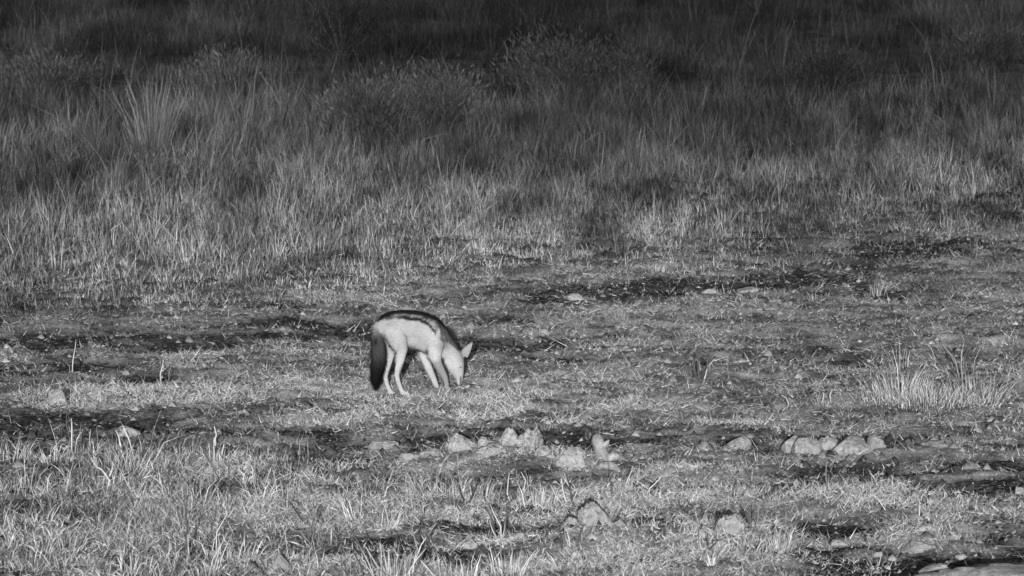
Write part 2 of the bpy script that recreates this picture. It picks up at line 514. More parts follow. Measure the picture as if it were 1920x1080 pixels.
# crumbs of earth lying everywhere on the open soil
n = 42000
y = np.sqrt(rng.uniform(16.3 ** 2, 33 ** 2, n)); x = rng.uniform(-3.1, 3.1, n) * y / 25
k = (y < edge_y(x) + .5)
x, y = x[k], y[k]; n = len(x)
md = mud(x, y)
pl = lookup('pale', x, y)
rad = np.clip(rng.lognormal(math.log(.0070), .55, n) * (1 + 1.1 * pl), .003, .032)
base = np.array([(1, 0, 0), (.4, .9, .1), (-.7, .6, 0), (-.8, -.6, .1), (.3, -1, 0), (.1, 0, 1)])
vv = base[None] * rad[:, None, None] * rng.uniform(.6, 1.35, (n, 6, 3))
an = rng.uniform(0, 6.28, n); ca, sa = np.cos(an), np.sin(an)
vx = vv[..., 0] * ca[:, None] - vv[..., 1] * sa[:, None]; vy = vv[..., 0] * sa[:, None] + vv[..., 1] * ca[:, None]
hz = height(x, y) - .022 * md - .002
vv = np.stack([vx + x[:, None], vy + y[:, None], vv[..., 2] * .9 + hz[:, None]], -1)
fi = np.array([0, 1, 5, 1, 2, 5, 2, 3, 5, 3, 4, 5, 4, 0, 5])
fc = (np.arange(n)[:, None] * 6 + fi[None]).ravel()
tn = np.where(rng.uniform(0, 1, n) < .25 + .5 * md, .09, .32) * rng.lognormal(0, .3, n)
tag(new_mesh('soil_crumbs', vv.reshape(-1, 3), fc, np.full(5 * n, 3), M_BLADE, {'tone': np.repeat(np.clip(tn, .03, .5), 6)}), 'small crumbs of dry earth scattered over the open strip', 'soil crumbs', kind='stuff')

# short grazed turf over the open strip
def k_turf(x, y):
    return (1 - .9 * mud(x, y)) * (.24 + .76 * np.clip(straw(x, y) + .3, 0, 1) * streak(x, y)) * (1 - .5 * sstep(0, 1, y - edge_y(x)))
xx, yy, rep, x, y, a, r = field(16, 34.5, 5200, 3.1, 7, .04, k_turf)
n = len(x)
tt = rng.uniform(.7, 1.2, len(xx))[rep]
pt = .75 + .9 * (fbm(xx / .5, yy / .9, 55, 3) - .5)
blades('short_turf', roots(x, y), rng.uniform(0, 6.28, n), rng.uniform(.3, 1.4, n), np.clip(rng.lognormal(math.log(.026), .5, n), .01, .09) * tt, rng.uniform(.0025, .005, n),
       np.clip(.44 * pt[rep] * tt * rng.lognormal(0, .35, n), .05, .6), curve=.3, flat_seg=False)
tag(bpy.data.objects['short_turf'], 'short grazed pale turf over the open strip around the jackal', 'grass', kind='stuff')

# straw lying on the ground
def k_straw(x, y):
    return np.clip(.15 + straw(x, y) * streak(x, y), 0, 1) * (1 - .8 * mud(x, y)) * (1 - .6 * sstep(0, 1, y - edge_y(x)))
xx, yy, rep, x, y, a, r = field(16, 33.5, 7000, 3.1, 10, .07, k_straw)
n = len(x)
az0 = rng.uniform(0, 6.28, len(xx))[rep]
rt = roots(x, y); rt[:, 2] += rng.uniform(.003, .022, n)
tt = rng.uniform(.75, 1.2, len(xx))[rep]
blades('straw_litter', rt, az0 + rng.normal(0, .9, n), rng.uniform(1.2, 1.65, n), np.clip(rng.lognormal(math.log(.024), .6, n), .008, .13), rng.uniform(.0015, .0034, n),
       np.clip(.50 * tt * rng.lognormal(0, .3, n), .05, .66), curve=rng.normal(.05, .3, n), roll=rng.uniform(0, 6.28, n), flat_seg=False)
tag(bpy.data.objects['straw_litter'], 'broken pale straw lying flat in patches on the bare soil', 'straw', kind='stuff')

# thicker mats of pale broken straw towards the viewer
MATS = [(250, 1000, 420, 90, .8), (560, 965, 280, 50, 1), (900, 950, 330, 34, 1), (1150, 945, 330, 34, 1), (1000, 1050, 420, 40, .9), (1400, 1030, 180, 44, 1), (1620, 945, 190, 32, 1), (1760, 960, 160, 30, .8),
        (1720, 1010, 130, 24, .8), (400, 885, 160, 26, .8), (640, 890, 160, 24, .7), (960, 880, 200, 22, .6), (1290, 905, 120, 16, .7), (1560, 1065, 120, 20, .6), (1880, 955, 90, 24, .6), (650, 1065, 200, 24, .8),
        (1000, 770, 320, 20, .6), (1250, 790, 260, 14, .6), (250, 745, 250, 20, .7), (520, 735, 220, 24, .6), (620, 787, 150, 9, .7), (850, 748, 180, 12, .6)]
def k_mat(x, y):
    m = mask_from(MATS, x, y)
    return sstep(.3, .75, m * .75 + (fbm(x / .24, y / .12, 24, 4) - .5) * 2.2) * (m > .01) * (1 - .6 * mud(x, y))
xx, yy, rep, x, y, a, r = field(16.2, 26.5, 13000, 3.0, 10, .06, k_mat)
n = len(x)
rt = roots(x, y); rt[:, 2] += rng.uniform(.0, .03, n)
az0 = rng.uniform(0, 6.28, len(xx))[rep]
tt = rng.lognormal(0, .2, len(xx))[rep]
blades('straw_mat', rt, az0 + rng.normal(0, 1.1, n), np.clip(rng.normal(1.2, .4, n), .1, 1.7), np.clip(rng.lognormal(math.log(.026), .5, n), .008, .10), rng.uniform(.0015, .0032, n),
       np.clip(.57 * tt * rng.lognormal(0, .28, n), .06, .66), curve=rng.normal(.1, .3, n), roll=rng.uniform(0, 6.28, n), flat_seg=False)
tag(bpy.data.objects['straw_mat'], 'thick pale mats of broken dry straw in front of the jackal', 'straw', kind='stuff')

# meadow behind the open strip
def k_meadow(x, y):
    e = y - edge_y(x)
    return (.25 * sstep(-1.8, -.3, e) + .75 * sstep(-.6, 1.8, e)) * (.55 + .45 * sstep(.38, .55, fbm(x / .28, y / 1.0, 61, 3)))
xx, yy, rep, x, y, a, r = field(28.5, 44, 2700, 3.1, 9, .045, k_meadow)
n = len(x)
e = np.clip(yy - edge_y(xx), -2, 14)
hh = (.022 + .016 * sstep(-1.5, .5, e) + .048 * sstep(.3, 5, e) + .05 * sstep(4, 12, e)) * rng.lognormal(0, .4, len(xx)) * (.5 + 1.0 * fbm(xx / .3, yy / 1.0, 62, 3))
tt = np.clip(.26 + .45 * (fbm(xx / .2, yy / .8, 63, 3) - .5), .1, .5) * rng.lognormal(0, .22, len(xx))
drk = rng.uniform(0, 1, len(xx)) < .2
tt[drk] *= .35
bent = (rng.uniform(0, 1, n) < .28) * rng.uniform(.2, .9, n)
blades('meadow_grass', roots(x, y), a + rng.normal(0, .6, n), np.abs(rng.normal(.12, .17, n)) + r * 2.2 + bent, hh[rep] * rng.lognormal(-.3, .4, n),
       rng.uniform(.003, .0062, n), np.clip(tt[rep] * rng.lognormal(0, .42, n), .025, .55), curve=rng.uniform(0, .3, n))
tag(bpy.data.objects['meadow_grass'], 'shin high dry meadow grass behind the open strip', 'grass', kind='stuff')

# rough grass in the shade further back
def k_tall(x, y):
    return .2 + .8 * sstep(.40, .58, fbm(x / .45, y / 1.8, 71, 3))
xx, yy, rep, x, y, a, r = field(42, 70, 900, 3.2, 12, .08, k_tall)
n = len(x)
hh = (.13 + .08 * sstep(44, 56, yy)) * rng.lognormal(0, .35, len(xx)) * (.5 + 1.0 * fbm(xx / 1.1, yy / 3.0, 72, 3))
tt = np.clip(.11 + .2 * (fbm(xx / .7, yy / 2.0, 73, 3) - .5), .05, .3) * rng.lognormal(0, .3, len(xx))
blades('rough_grass', roots(x, y), a + rng.normal(0, .7, n), np.abs(rng.normal(.14, .18, n)) + r * 1.6 + (rng.uniform(0, 1, n) < .25) * rng.uniform(.2, .9, n), hh[rep] * rng.uniform(.35, 1.15, n),
       rng.uniform(.0045, .010, n), np.clip(tt[rep] * rng.lognormal(0, .45, n), .015, .45), curve=rng.uniform(0, .3, n), flat_seg=False)
tag(bpy.data.objects['rough_grass'], 'rough tussocky grass in shade along the back of the clearing', 'grass', kind='stuff')

# dry grass in the lower left and along the bottom
FORE = [(150, 930, 480, 90, 1), (420, 900, 260, 60, .8), (560, 930, 280, 70, .75), (300, 1040, 520, 60, .7), (800, 1060, 420, 40, .55), (1000, 925, 330, 24, .5), (1330, 1040, 200, 40, .5), (760, 935, 200, 40, .5), (1200, 1075, 300, 20, .5)]
def k_fore(x, y):
    m = mask_from(FORE, x, y)
    return sstep(.3, .8, m * .6 + (fbm(x / .22, y / .3, 81, 3) - .5) * 2.4 - .04) * (m > .02)
xx, yy, rep, x, y, a, r = field(16.2, 23.5, 5000, 3.2, 17, .05, k_fore)
n = len(x)
lf = sstep(1.2, -1.6, xx)
hh = (.024 + .034 * lf) * rng.lognormal(0, .42, len(xx)) * (.6 + .8 * fbm(xx / .25, yy / .4, 84, 2))
tt = (.42 + .5 * (fbm(xx / .3, yy / .6, 83, 3) - .5)) * rng.lognormal(0, .25, len(xx))
tt[rng.uniform(0, 1, len(xx)) < .36] *= .28  # dark blades put the shadows of stems into the grass tone
blades('foreground_grass', roots(x, y), a + rng.normal(0, .9, n), np.abs(rng.normal(.45, .5, n)) + r * 3, hh[rep] * rng.lognormal(-.2, .4, n),
       rng.uniform(.002, .0042, n), np.clip(tt[rep] * rng.lognormal(0, .35, n), .03, .65), curve=rng.uniform(0, .9, n))
tag(bpy.data.objects['foreground_grass'], 'ankle high dry grass growing along the near edge', 'grass', kind='stuff')

# smooth slab cut by the lower right corner
sl = stone(1965, 1112, 470, 46, 'big smooth pale slab cut by the lower right corner', .09, M_SLAB, depth=.5, name='stone_slab', seed=71)
stone(1752, 1085, 56, 26, 'rounded stone at the left tip of the smooth slab', .1, M_SLAB, seed=72)

# upright weathered stump and the curved bone-like root
def tube(bm, pts, rad, sides=6, layer=None, tone=None):
    prev = None
    pts = [Vector(p) for p in pts]
    for i, p in enumerate(pts):
        t = (pts[min(i + 1, len(pts) - 1)] - pts[max(i - 1, 0)]).normalized()
        u = t.cross(Vector((0.3, 1, 0.2))).normalized(); v = t.cross(u)
        r = rad[i]
        ring = [bm.verts.new(p + (u * math.cos(2 * math.pi * k / sides) + v * math.sin(2 * math.pi * k / sides)) * r) for k in range(sides)]
        if layer is not None:
            for q in ring: q[layer] = tone
        if prev:
            for k in range(sides):
                bm.faces.new((prev[k], prev[(k + 1) % sides], ring[(k + 1) % sides], ring[k]))
        else:
            bm.faces.new(ring[::-1])
        prev = ring
    bm.faces.new(prev)

def bm_obj(name, bm, m, parent=None, smooth=True):
    me = bpy.data.meshes.new(name)
    bm.to_mesh(me); bm.free()
    if smooth: me.polygons.foreach_set('use_smooth', np.ones(len(me.polygons), bool))
    me.materials.append(m)
    o = bpy.data.objects.new(name, me)
    COL.objects.link(o)
    if parent: o.parent = parent
    return o

p = ground_at(1128, 862); s = K * p.y
bm = bmesh.new()
tube(bm, [(0.008, 0, -.03), (0, 0, .03), (-.012, .004, .06), (-.018, .005, .085), (-.016, .005, .105), (-.010, .005, .115)], [.038, .030, .027, .030, .024, .008], 9)
tube(bm, [(.0, 0, .05), (.022, -.004, .075), (.034, -.004, .09)], [.016, .012, .004], 7)
tube(bm, [(.01, 0, -.02), (.05, 0, .018), (.10, .01, .004)], [.026, .022, .010], 7)
st = bm_obj('stump', bm, M_ROCK); st.location = p
tag(st, 'small upright pale stump with a side knob right of the clods', 'stump')
p = ground_at(1142, 884)
bm = bmesh.new()
arc = [(-.055, 0, .012), (-.03, 0, .026), (0, 0, .028), (.028, 0, .018), (.045, -.004, .0), (.052, -.006, -.025)]
tube(bm, arc, [.010, .018, .020, .016, .010, .004], 8)
rt_ = bm_obj('root', bm, M_ROCK); rt_.location = p
tag(rt_, 'curved bone pale root arching over a dark hollow below the stump', 'root')

# ------------------------------------------------------------------ single plants
def tuft(px, py, hpx, spread, n, tone, label, lean=0., rad=.02, wid=.005, name='grass_tuft', dark=.1, group='tufts of dry grass standing out from the turf', seed=0, curve=.35):
    rr = np.random.default_rng(3000 + seed)
    p = ground_at(px, py)
    h = hpx * K * p.y
    a = rr.uniform(0, 6.28, n); r = rad * np.sqrt(rr.uniform(0, 1, n))
    root = np.stack([r * np.cos(a) * 1.3, r * np.sin(a), np.full(n, -.01)], 1)
    ln = np.clip(np.abs(rr.normal(spread * .6, spread * .5, n)), 0, 1.35)
    aa = a + rr.normal(0, .4, n)
    # general lean sideways
    dx = np.sin(ln) * np.cos(aa) + lean; dy = np.sin(ln) * np.sin(aa); dz = np.cos(ln)
    az = np.arctan2(dy, dx); le = np.arctan2(np.hypot(dx, dy), dz)
    L = h * (.22 + .85 * rr.beta(1.3, 2.2, n)) ; L[:max(2, n // 12)] = h * rr.uniform(.85, 1.05, max(2, n // 12))
    if rad > .1: L *= (1 - .72 * (r / rad) ** 1.5) * rr.lognormal(-.1, .25, n)
    t = tone * rr.lognormal(0, .25, n)
    t[rr.uniform(0, 1, n) < dark] *= .3
    o = blades(name, root, az, le, L, rr.uniform(.5, 1.1, n) * (wid if py < 350 else .75 * wid), np.clip(t, .03, .65), curve=rr.uniform(0, curve, n))
    o.location = p
    return tag(o, label, 'grass tuft', group)

TUFTS = [
 (285, 300, 200, .26, 170, .66, 'tall spiky pale tuft, brightest of those in the shade at upper left', 0, .09, .0085),
 (350, 300, 150, .55, 26, .25, 'thin stems fanning right beside the brightest tall tuft', .35, .06, .009),
 (195, 310, 130, .45, 26, .22, 'sparse tall tuft leaning left of the brightest tall tuft', -.3, .06, .009),
 (10, 300, 130, .35, 26, .24, 'tall thin tuft cut by the left edge of the picture', .2, .06, .009),
 (610, 300, 90, .45, 40, .26, 'bushy tuft of short spikes at the start of the shade, above the jackal', 0, .12, .009),
 (800, 262, 95, .35, 30, .24, 'slender pale tuft in front of the left feathery bush', 0, .05, .009),
 (1090, 255, 80, .4, 30, .26, 'small pale tuft below the middle feathery bush', -.15, .07, .010),
 (1300, 240, 80, .6, 16, .28, 'crossed bent straws right of the middle, at the shade edge', .1, .05, .010),
 (1460, 140, 130, .15, 14, .22, 'thin upright straws high in the shade right of the middle', 0, .08, .010),
 (1810, 215, 160, .25, 14, .18, 'long thin stems leaning left high up at the right', -.45, .08, .010),
 (1370, 300, 60, .4, 40, .26, 'pale rounded tuft in the meadow right of the middle', 0, .10, .009),
 (420, 300, 70, .45, 40, .26, 'pale rounded tuft in the meadow right of the tall spiky one', 0, .10, .009),
 (840, 330, 60, .4, 30, .28, 'two toned tuft in the meadow above the jackal', 0, .07, .009),
 (1645, 552, 50, .28, 26, .36, 'slim bright upright tuft at the end of the dark streak', .05, .035, .006),
 (1750, 754, 30, .95, 1000, .5, 'low matted pale grass spread along the foot of the right patch', 0, .28, .005),
 (1690, 745, 92, .55, 900, .52, 'dense bright tuft rising to a peak in the right patch', 0, .15, .0042),
 (1690, 690, 75, .12, 10, .36, 'few tall bare spikes at the top of the dense bright tuft', 0, .03, .005),
 (1760, 748, 54, .75, 1000, .46, 'broad soft middle tuft of the right patch', 0, .22, .0042),
 (1825, 742, 76, .6, 600, .38, 'grey tuft under the forked twigs of the right patch', 0, .14, .0042),
 (1640, 755, 40, .5, 50, .36, 'low pale outlier at the left foot of the right patch', -.1, .07, .005),
 (1540, 762, 28, .7, 22, .38, 'little fan of straws on turf left of the right patch', 0, .03, .004),
 (270, 740, 35, .55, 50, .42, 'little bright hedgehog tuft right of the rounded left stone', 0, .04, .005),
 (395, 735, 26, .6, 50, .40, 'low pale tuft in the straw band left of the jackal', 0, .035, .005),
 (205, 870, 60, .5, 90, .40, 'bright spreading tuft in the left foreground, dark hollow at its right', 0, .08, .005),
 (255, 880, 60, .5, 60, .42, 'leaning pale tuft right of the dark hollow', .25, .05, .005),
 (400, 868, 55, .25, 40, .46, 'bright narrow tuft under a stalk with seeds', 0, .035, .006),
 (130, 862, 60, .3, 20, .40, 'stiff pale spikes at the far left of the front grass', .15, .06, .006),
 (30, 862, 60, .3, 40, .36, 'grey spiky tuft at the left edge of the front grass', .2, .06, .006),
 (535, 932, 50, .5, 50, .42, 'pale tuft with splayed blades below the thin stalks', -.1, .06, .005),
 (660, 970, 60, .6, 34, .48, 'bright forked tuft like a pale antler in the front middle', -.2, .03, .008),
 (730, 990, 60, .6, 30, .44, 'splayed tuft leaning right beside the antler like one', .3, .03, .007),
 (838, 925, 45, .5, 40, .42, 'pale tuft left of the row of stalks', 0, .08, .005),
 (890, 940, 70, .3, 50, .44, 'bright pointed tuft at the left of the row of stalks', .05, .06, .006),
 (1010, 945, 60, .4, 50, .44, 'pale upright tuft below the stones in the front middle', 0, .06, .006),
 (1290, 945, 26, .4, 16, .50, 'tiny bright sprout on dark soil right of the middle', 0, .012, .006),
 (950, 1075, 70, .45, 90, .50, 'bright round tuft at the bottom edge, middle of the picture', 0, .05, .005),
 (735, 1085, 90, .6, 90, .46, 'large splayed tuft at the bottom edge left of the middle', 0, .06, .007),
 (860, 1085, 70, .5, 60, .46, 'pale tuft at the bottom edge between the large splayed and round tufts', 0, .06, .006),
 (1465, 1030, 62, .42, 90, .50, 'bright fan shaped tuft right of the tall pale clod', .05, .03, .005),
 (1335, 1060, 50, .3, 26, .48, 'small forked bright tuft in front of the crumbly clods', 0, .015, .007),
 (1400, 1030, 40, .7, 70, .46, 'matted pale tuft between the tall clod and the fan tuft', .3, .09, .005),
 (1460, 945, 30, .3, 16, .46, 'short upright straws above the bright fan shaped tuft', 0, .02, .006),
 (1018, 800, 18, .5, 14, .40, 'wisp of straw behind the tallest bright clod', 0, .03, .004),
 (250, 1075, 60, .4, 40, .46, 'stout pale tuft at the bottom left edge', .1, .04, .008),
 (450, 1050, 60, .45, 60, .46, 'bright tuft beside the half buried stone at the bottom left', .2, .06, .006),
 (1060, 905, 26, .5, 20, .42, 'few short straws in front of the small pale clod', 0, .02, .005),
]
for i, (px, py, hp, spd, n, tn, lab, lean, rad, wid) in enumerate(TUFTS):
    tuft(px, py, hp, spd, n, tn, lab, lean, rad, wid, seed=i, dark=.22 if rad > .1 else .1)

def m_twig(val):
    return mat('twig_%d' % int(val * 100), m_flat(val, .8, .1))
M_TW = {'pale': m_twig(.42), 'mid': m_twig(.2), 'dark': m_twig(.07)}  # dark is also used for stem shadows modelled as stalks

def shrub(px, py, stems, label, group='dead twiggy stalks', name='twig_plant', cat='dry plant', rad=.004, seed=0, default='mid'):
    """stems: list of (px offset of the root, [(dx, dy up) in photograph pixels ...], tone, radius factor, fork)"""
    rr = np.random.default_rng(5000 + seed)
    p = ground_at(px, py)
    s = K * p.y
    e = empty(name, p)
    tag(e, label, cat, group)
    for (ox, path, tn, rf, forks) in stems:
        bm = bmesh.new()
        yy = rr.uniform(-.03, .03)
        pts = [Vector((ox * s, yy, -.015))]
        dep = rr.uniform(-.25, .25)
        for (dx, dy) in path:
            pts.append(Vector(((ox + dx) * s + rr.normal(0, .005), yy + dep * dy * s + rr.normal(0, .003), dy * s)))
        n = len(pts)
        rads = [rad * rf * (.75 if tn == 'dark' else .95) * (1 - .65 * i / (n - 1)) for i in range(n)]
        tube(bm, pts, rads, 5)
        for k in range(forks):
            i = rr.integers(max(1, n // 2 - 1), n)
            q = pts[i - 1].lerp(pts[i], rr.uniform(.2, .9))
            dirn = Vector((rr.choice([-1, 1]) * rr.uniform(.4, .9), rr.uniform(-.4, .4), rr.uniform(.6, 1)))
            L = rr.uniform(10, 24) * s
            tube(bm, [q, q + dirn * L * .6, q + dirn * L + Vector((0, 0, .003))], [rads[i] * .8, rads[i] * .6, rads[i] * .25], 4)
        bm_obj('stem', bm, M_TW[tn], e)
    return e

# forked twigs of the right patch
shrub(1805, 715, [(0, [(-2, 30), (-3, 55), (2, 75), (1, 95)], 'mid', 1.6, 2), (-4, [(-12, 40), (-25, 58), (-36, 70)], 'mid', 1.4, 2), (5, [(2, 40), (10, 85)], 'dark', 1.8, 2), (-8, [(-16, 36), (-34, 60)], 'dark', 1.8, 2), (16, [(10, 30), (4, 55), (-6, 72)], 'dark', 1.6, 1), (18, [(6, 40), (14, 70)], 'mid', 1, 0)],
      'forked grey twigs standing tallest in the right patch', seed=1)
shrub(1755, 690, [(0, [(-3, 20), (-12, 38), (-20, 48), (-22, 55)], 'mid', 1.1, 0)], 'single bent twig left of the tallest forked twigs', seed=2)
shrub(1865, 738, [(0, [(8, 30), (20, 55), (24, 72)], 'dark', 1, 1), (14, [(2, 40), (4, 56)], 'dark', .8, 0)], 'dark crooked twig at the right end of the right patch', seed=3)
shrub(1640, 735, [(0, [(-8, 14), (-26, 36), (-34, 46)], 'dark', 1.0, 1), (12, [(-4, 16), (-12, 34)], 'mid', .9, 0), (22, [(-2, 20), (-5, 40)], 'mid', 1, 1)], 'dark slanting twigs at the left of the right patch', seed=4)
shrub(1665, 716, [(0, [(-8, 10), (-22, 28)], 'mid', 1.4, 0)], 'short thick twig leaning left above the dark slanting twigs', seed=5)
shrub(1538, 758, [(0, [(4, 12), (8, 22)], 'pale', 1, 0), (-1, [(-5, 14), (-10, 22)], 'mid', .8, 0)], 'pale fork of straw left of the right patch', seed=6)
shrub(1560, 756, [(0, [(1, 14), (0, 26)], 'pale', 1, 0)], 'single short straw right of the pale fork', seed=7)
shrub(1474, 768, [(0, [(2, 12), (0, 22), (-4, 28)], 'pale', 1.1, 0)], 'hooked pale straw on turf at right', seed=8)
shrub(1316, 718, [(0, [(3, 14), (10, 30), (24, 46)], 'pale', 1.2, 0), (-2, [(-4, 18), (-6, 40), (-4, 62)], 'dark', 3.2, 7), (2, [(-10, 20), (-16, 44)], 'dark', 2, 5), (4, [(8, 30), (6, 56)], 'dark', 2.4, 6)],
      'pale straw alone on turf right of the jackal, its shadow modelled as dark stalks', seed=9)  # dark stems here are the cast shadow of the straw
shrub(1385, 500, [(0, [(2, 20), (6, 40)], 'dark', 1.6, 1), (6, [(-2, 16), (-3, 30)], 'dark', 1.2, 1)], 'dark short stalk at the grass edge right of the middle', seed=10)
shrub(1640, 540, [(0, [(4, 30), (14, 60), (22, 88)], 'dark', 1.8, 2), (8, [(-2, 30), (-8, 48)], 'dark', 1.2, 2)], 'dark stalks above the slim bright tuft', seed=11)
shrub(1822, 492, [(0, [(-1, 26), (-4, 50), (-2, 70)], 'dark', 2.4, 3), (6, [(2, 24), (0, 46)], 'mid', 1.2, 1)], 'dark leafless stalk left of a pair beyond the dark soil', seed=12)
shrub(1868, 495, [(0, [(2, 30), (6, 60), (14, 80)], 'dark', 2.4, 3)], 'dark leafless stalk right of a pair beyond the dark soil', seed=13)
shrub(135, 855, [(0, [(-2, 20), (-3, 46), (0, 70)], 'pale', 1.5, 0), (3, [(6, 30), (14, 48)], 'pale', 1.0, 0), (-6, [(-2, 30), (-6, 60), (-4, 90)], 'dark', 1.6, 2)], 'tall pale stalk at the left, its shadow modelled as a dark stalk', seed=14)  # dark stem drawn for the shadow of the pale one
shrub(202, 915, [(0, [(0, 16), (-3, 28), (-12, 38), (-20, 44)], 'pale', 2.2, 1), (0, [(1, 18), (6, 34), (8, 46)], 'pale', 1.4, 1), (-1, [(-2, 22), (-8, 24), (-22, 22)], 'pale', .8, 0)], 'white branching twig shaped like a small tree at the left', seed=15)
shrub(230, 850, [(0, [(-4, 14), (-10, 30), (-14, 42)], 'pale', 1.7, 0), (4, [(10, 28), (18, 50)], 'mid', .8, 0), (2, [(22, 30), (34, 54)], 'dark', .8, 0), (10, [(20, 26), (44, 50)], 'dark', .7, 0)], 'bent pale stalk with thin dark stems right of the blunt stone', seed=16)
shrub(285, 850, [(0, [(-2, 20), (2, 44)], 'dark', .9, 1), (8, [(4, 20), (16, 40)], 'mid', .9, 0), (-10, [(2, 20), (3, 36)], 'dark', .8, 0)], 'thin dark stems at the right end of the left grass patch', seed=17)
shrub(60, 850, [(0, [(2, 24), (6, 46)], 'dark', .9, 1), (-30, [(4, 24), (12, 40)], 'mid', .8, 0), (30, [(0, 20), (-3, 44)], 'dark', .9, 1), (54, [(0, 24), (2, 50)], 'dark', .8, 0)], 'thin dark stems along the far left of the front grass', seed=18)
shrub(170, 850, [(0, [(-2, 24), (-4, 46)], 'pale', .9, 0), (22, [(2, 20), (8, 40)], 'dark', .9, 1), (12, [(-2, 20), (-1, 50)], 'mid', .8, 0)], 'mixed thin stems left of the blunt grey stone', seed=19)
shrub(405, 838, [(0, [(0, 14), (-2, 24), (-4, 40)], 'pale', 1.8, 0), (-2, [(-6, 20), (-10, 32), (-6, 40)], 'dark', .8, 0), (2, [(4, 24), (5, 40)], 'dark', .8, 0)], 'seed bearing stalk above the bright narrow tuft', seed=20)
shrub(558, 875, [(0, [(2, 26), (4, 54)], 'mid', 1.2, 0), (18, [(2, 24), (4, 46)], 'mid', 1, 0), (-12, [(-2, 20), (-8, 40)], 'dark', 1, 1), (8, [(4, 10), (20, 30)], 'dark', .8, 0), (26, [(6, 16), (14, 26)], 'dark', .7, 0), (-18, [(-4, 16), (-2, 36)], 'dark', .8, 1)], 'cluster of thin stalks left of the row of clods, dark ones modelling stem shadows', seed=21)  # dark stems take the place of a shadow above the cluster
shrub(355, 1045, [(0, [(-4, 20), (-2, 60), (-8, 90), (-4, 120)], 'dark', 2, 3), (2, [(-2, 16), (-4, 44)], 'pale', 1.3, 0)], 'pale stalk in the left foreground, its shadow modelled as a tall dark stalk', seed=22)  # tall dark stem is a shadow given solid shape
shrub(400, 1035, [(0, [(0, 16), (2, 24), (8, 34)], 'pale', 1.4, 1), (-4, [(2, 20), (4, 24)], 'pale', .8, 0), (6, [(4, 40), (18, 74), (16, 96)], 'pale', .9, 0), (2, [(-2, 40), (4, 84)], 'dark', 1.6, 2)], 'pale fork with a long thin stem right of the tall dark stalk', seed=23)
shrub(395, 925, [(0, [(0, 16), (-6, 40), (-14, 60)], 'mid', 1.2, 1), (10, [(8, 24), (-10, 60), (-20, 80)], 'dark', 1.2, 1), (36, [(-2, 24), (0, 60)], 'dark', 2.2, 2)], 'leaning stems below the seed bearing stalk', seed=24)
shrub(705, 1085, [(0, [(-14, 30), (-36, 74), (-46, 100)], 'dark', 2.2, 1), (8, [(-6, 20), (-24, 56)], 'pale', 1.4, 0), (-20, [(-10, 30), (-30, 64)], 'dark', 1.6, 1)], 'dark slanting stalks at the bottom edge left of the middle', seed=25)
shrub(780, 1060, [(0, [(2, 30), (-4, 70), (-2, 110)], 'mid', 1.3, 0), (4, [(12, 50), (24, 90)], 'dark', 1.5, 2), (-8, [(20, 40), (44, 80)], 'pale', 1.2, 0)], 'tall crossing stems at the bottom left of the middle', seed=26)
shrub(940, 1010, [(0, [(-6, 24), (-14, 50), (-20, 66)], 'pale', 1.2, 0), (2, [(1, 20), (4, 42)], 'pale', 1.1, 0), (-4, [(-10, 16), (-22, 34)], 'pale', .9, 0), (-8, [(-12, 36), (-24, 60)], 'dark', 1.8, 2), (6, [(6, 40), (4, 66)], 'dark', 1.4, 2)], 'pale spikes below the stalk row, their shadows modelled as dark stalks', seed=27)  # shadows of the spikes built as dark stems
shrub(960, 945, [(0, [(-4, 20), (-8, 40), (-6, 56)], 'pale', 1.2, 0), (22, [(1, 26), (2, 44), (-4, 60)], 'pale', 1.3, 1), (-10, [(-2, 24), (-4, 50)], 'dark', 1.6, 1), (10, [(6, 20), (12, 36)], 'pale', .9, 0), (38, [(0, 26), (4, 56)], 'dark', 1.4, 2), (-28, [(4, 22), (12, 44)], 'mid', 1, 0)], 'middle of the stalk row, pale stalks with dark ones modelling their shadows', seed=28)  # dark stems along this row model shadows of the pale ones
shrub(1065, 945, [(0, [(-8, 22), (-14, 40), (-16, 52)], 'pale', 1.2, 1), (4, [(8, 20), (10, 36)], 'pale', 1, 0), (-6, [(-16, 20), (-24, 30)], 'pale', 1, 0), (10, [(-8, 30), (-14, 60)], 'dark', 1.6, 2)], 'stalks slanting left at the right end of the stalk row', seed=29)
shrub(880, 935, [(0, [(8, 26), (16, 46)], 'dark', 1.4, 1), (-10, [(-12, 30), (-30, 54)], 'dark', .9, 0), (20, [(10, 26), (24, 56)], 'mid', .9, 0), (30, [(-2, 20), (2, 44)], 'dark', 1, 1)], 'dark stalks modelling stem shadows at the left end of the stalk row', seed=30)  # shadows at this end built as dark stems
shrub(1172, 925, [(0, [(2, 18), (10, 40), (16, 52)], 'pale', 1.0, 1), (-6, [(0, 14), (4, 28)], 'mid', .8, 1), (-22, [(-6, 30), (-8, 60)], 'dark', 1, 1)], 'thin pale branching stem below the curved root', seed=31)
shrub(1208, 930, [(0, [(10, 14), (24, 30), (34, 40)], 'pale', 1.0, 1), (4, [(14, 12), (22, 24)], 'mid', .8, 0), (-14, [(-2, 14), (4, 22)], 'mid', .8, 0)], 'slanting straws on dark soil right of the curved root', seed=32)
shrub(1550, 915, [(0, [(2, 24), (1, 44), (-1, 58)], 'mid', .8, 0), (18, [(4, 20), (10, 34)], 'dark', .8, 0), (26, [(8, 20), (22, 36)], 'dark', .6, 0)], 'lone thin stem on dark soil below the cracked row', seed=33)
shrub(1405, 1000, [(0, [(-2, 30), (-6, 50)], 'dark', 3.0, 1), (6, [(4, 30), (14, 60)], 'mid', .8, 0), (10, [(14, 16), (30, 18)], 'pale', .8, 0), (16, [(0, 20), (14, 70)], 'dark', .9, 1)], 'stalks right of the tall pale clod, the thick dark one modelling its shadow', seed=34)  # thick dark stem models the shadow beside the clod
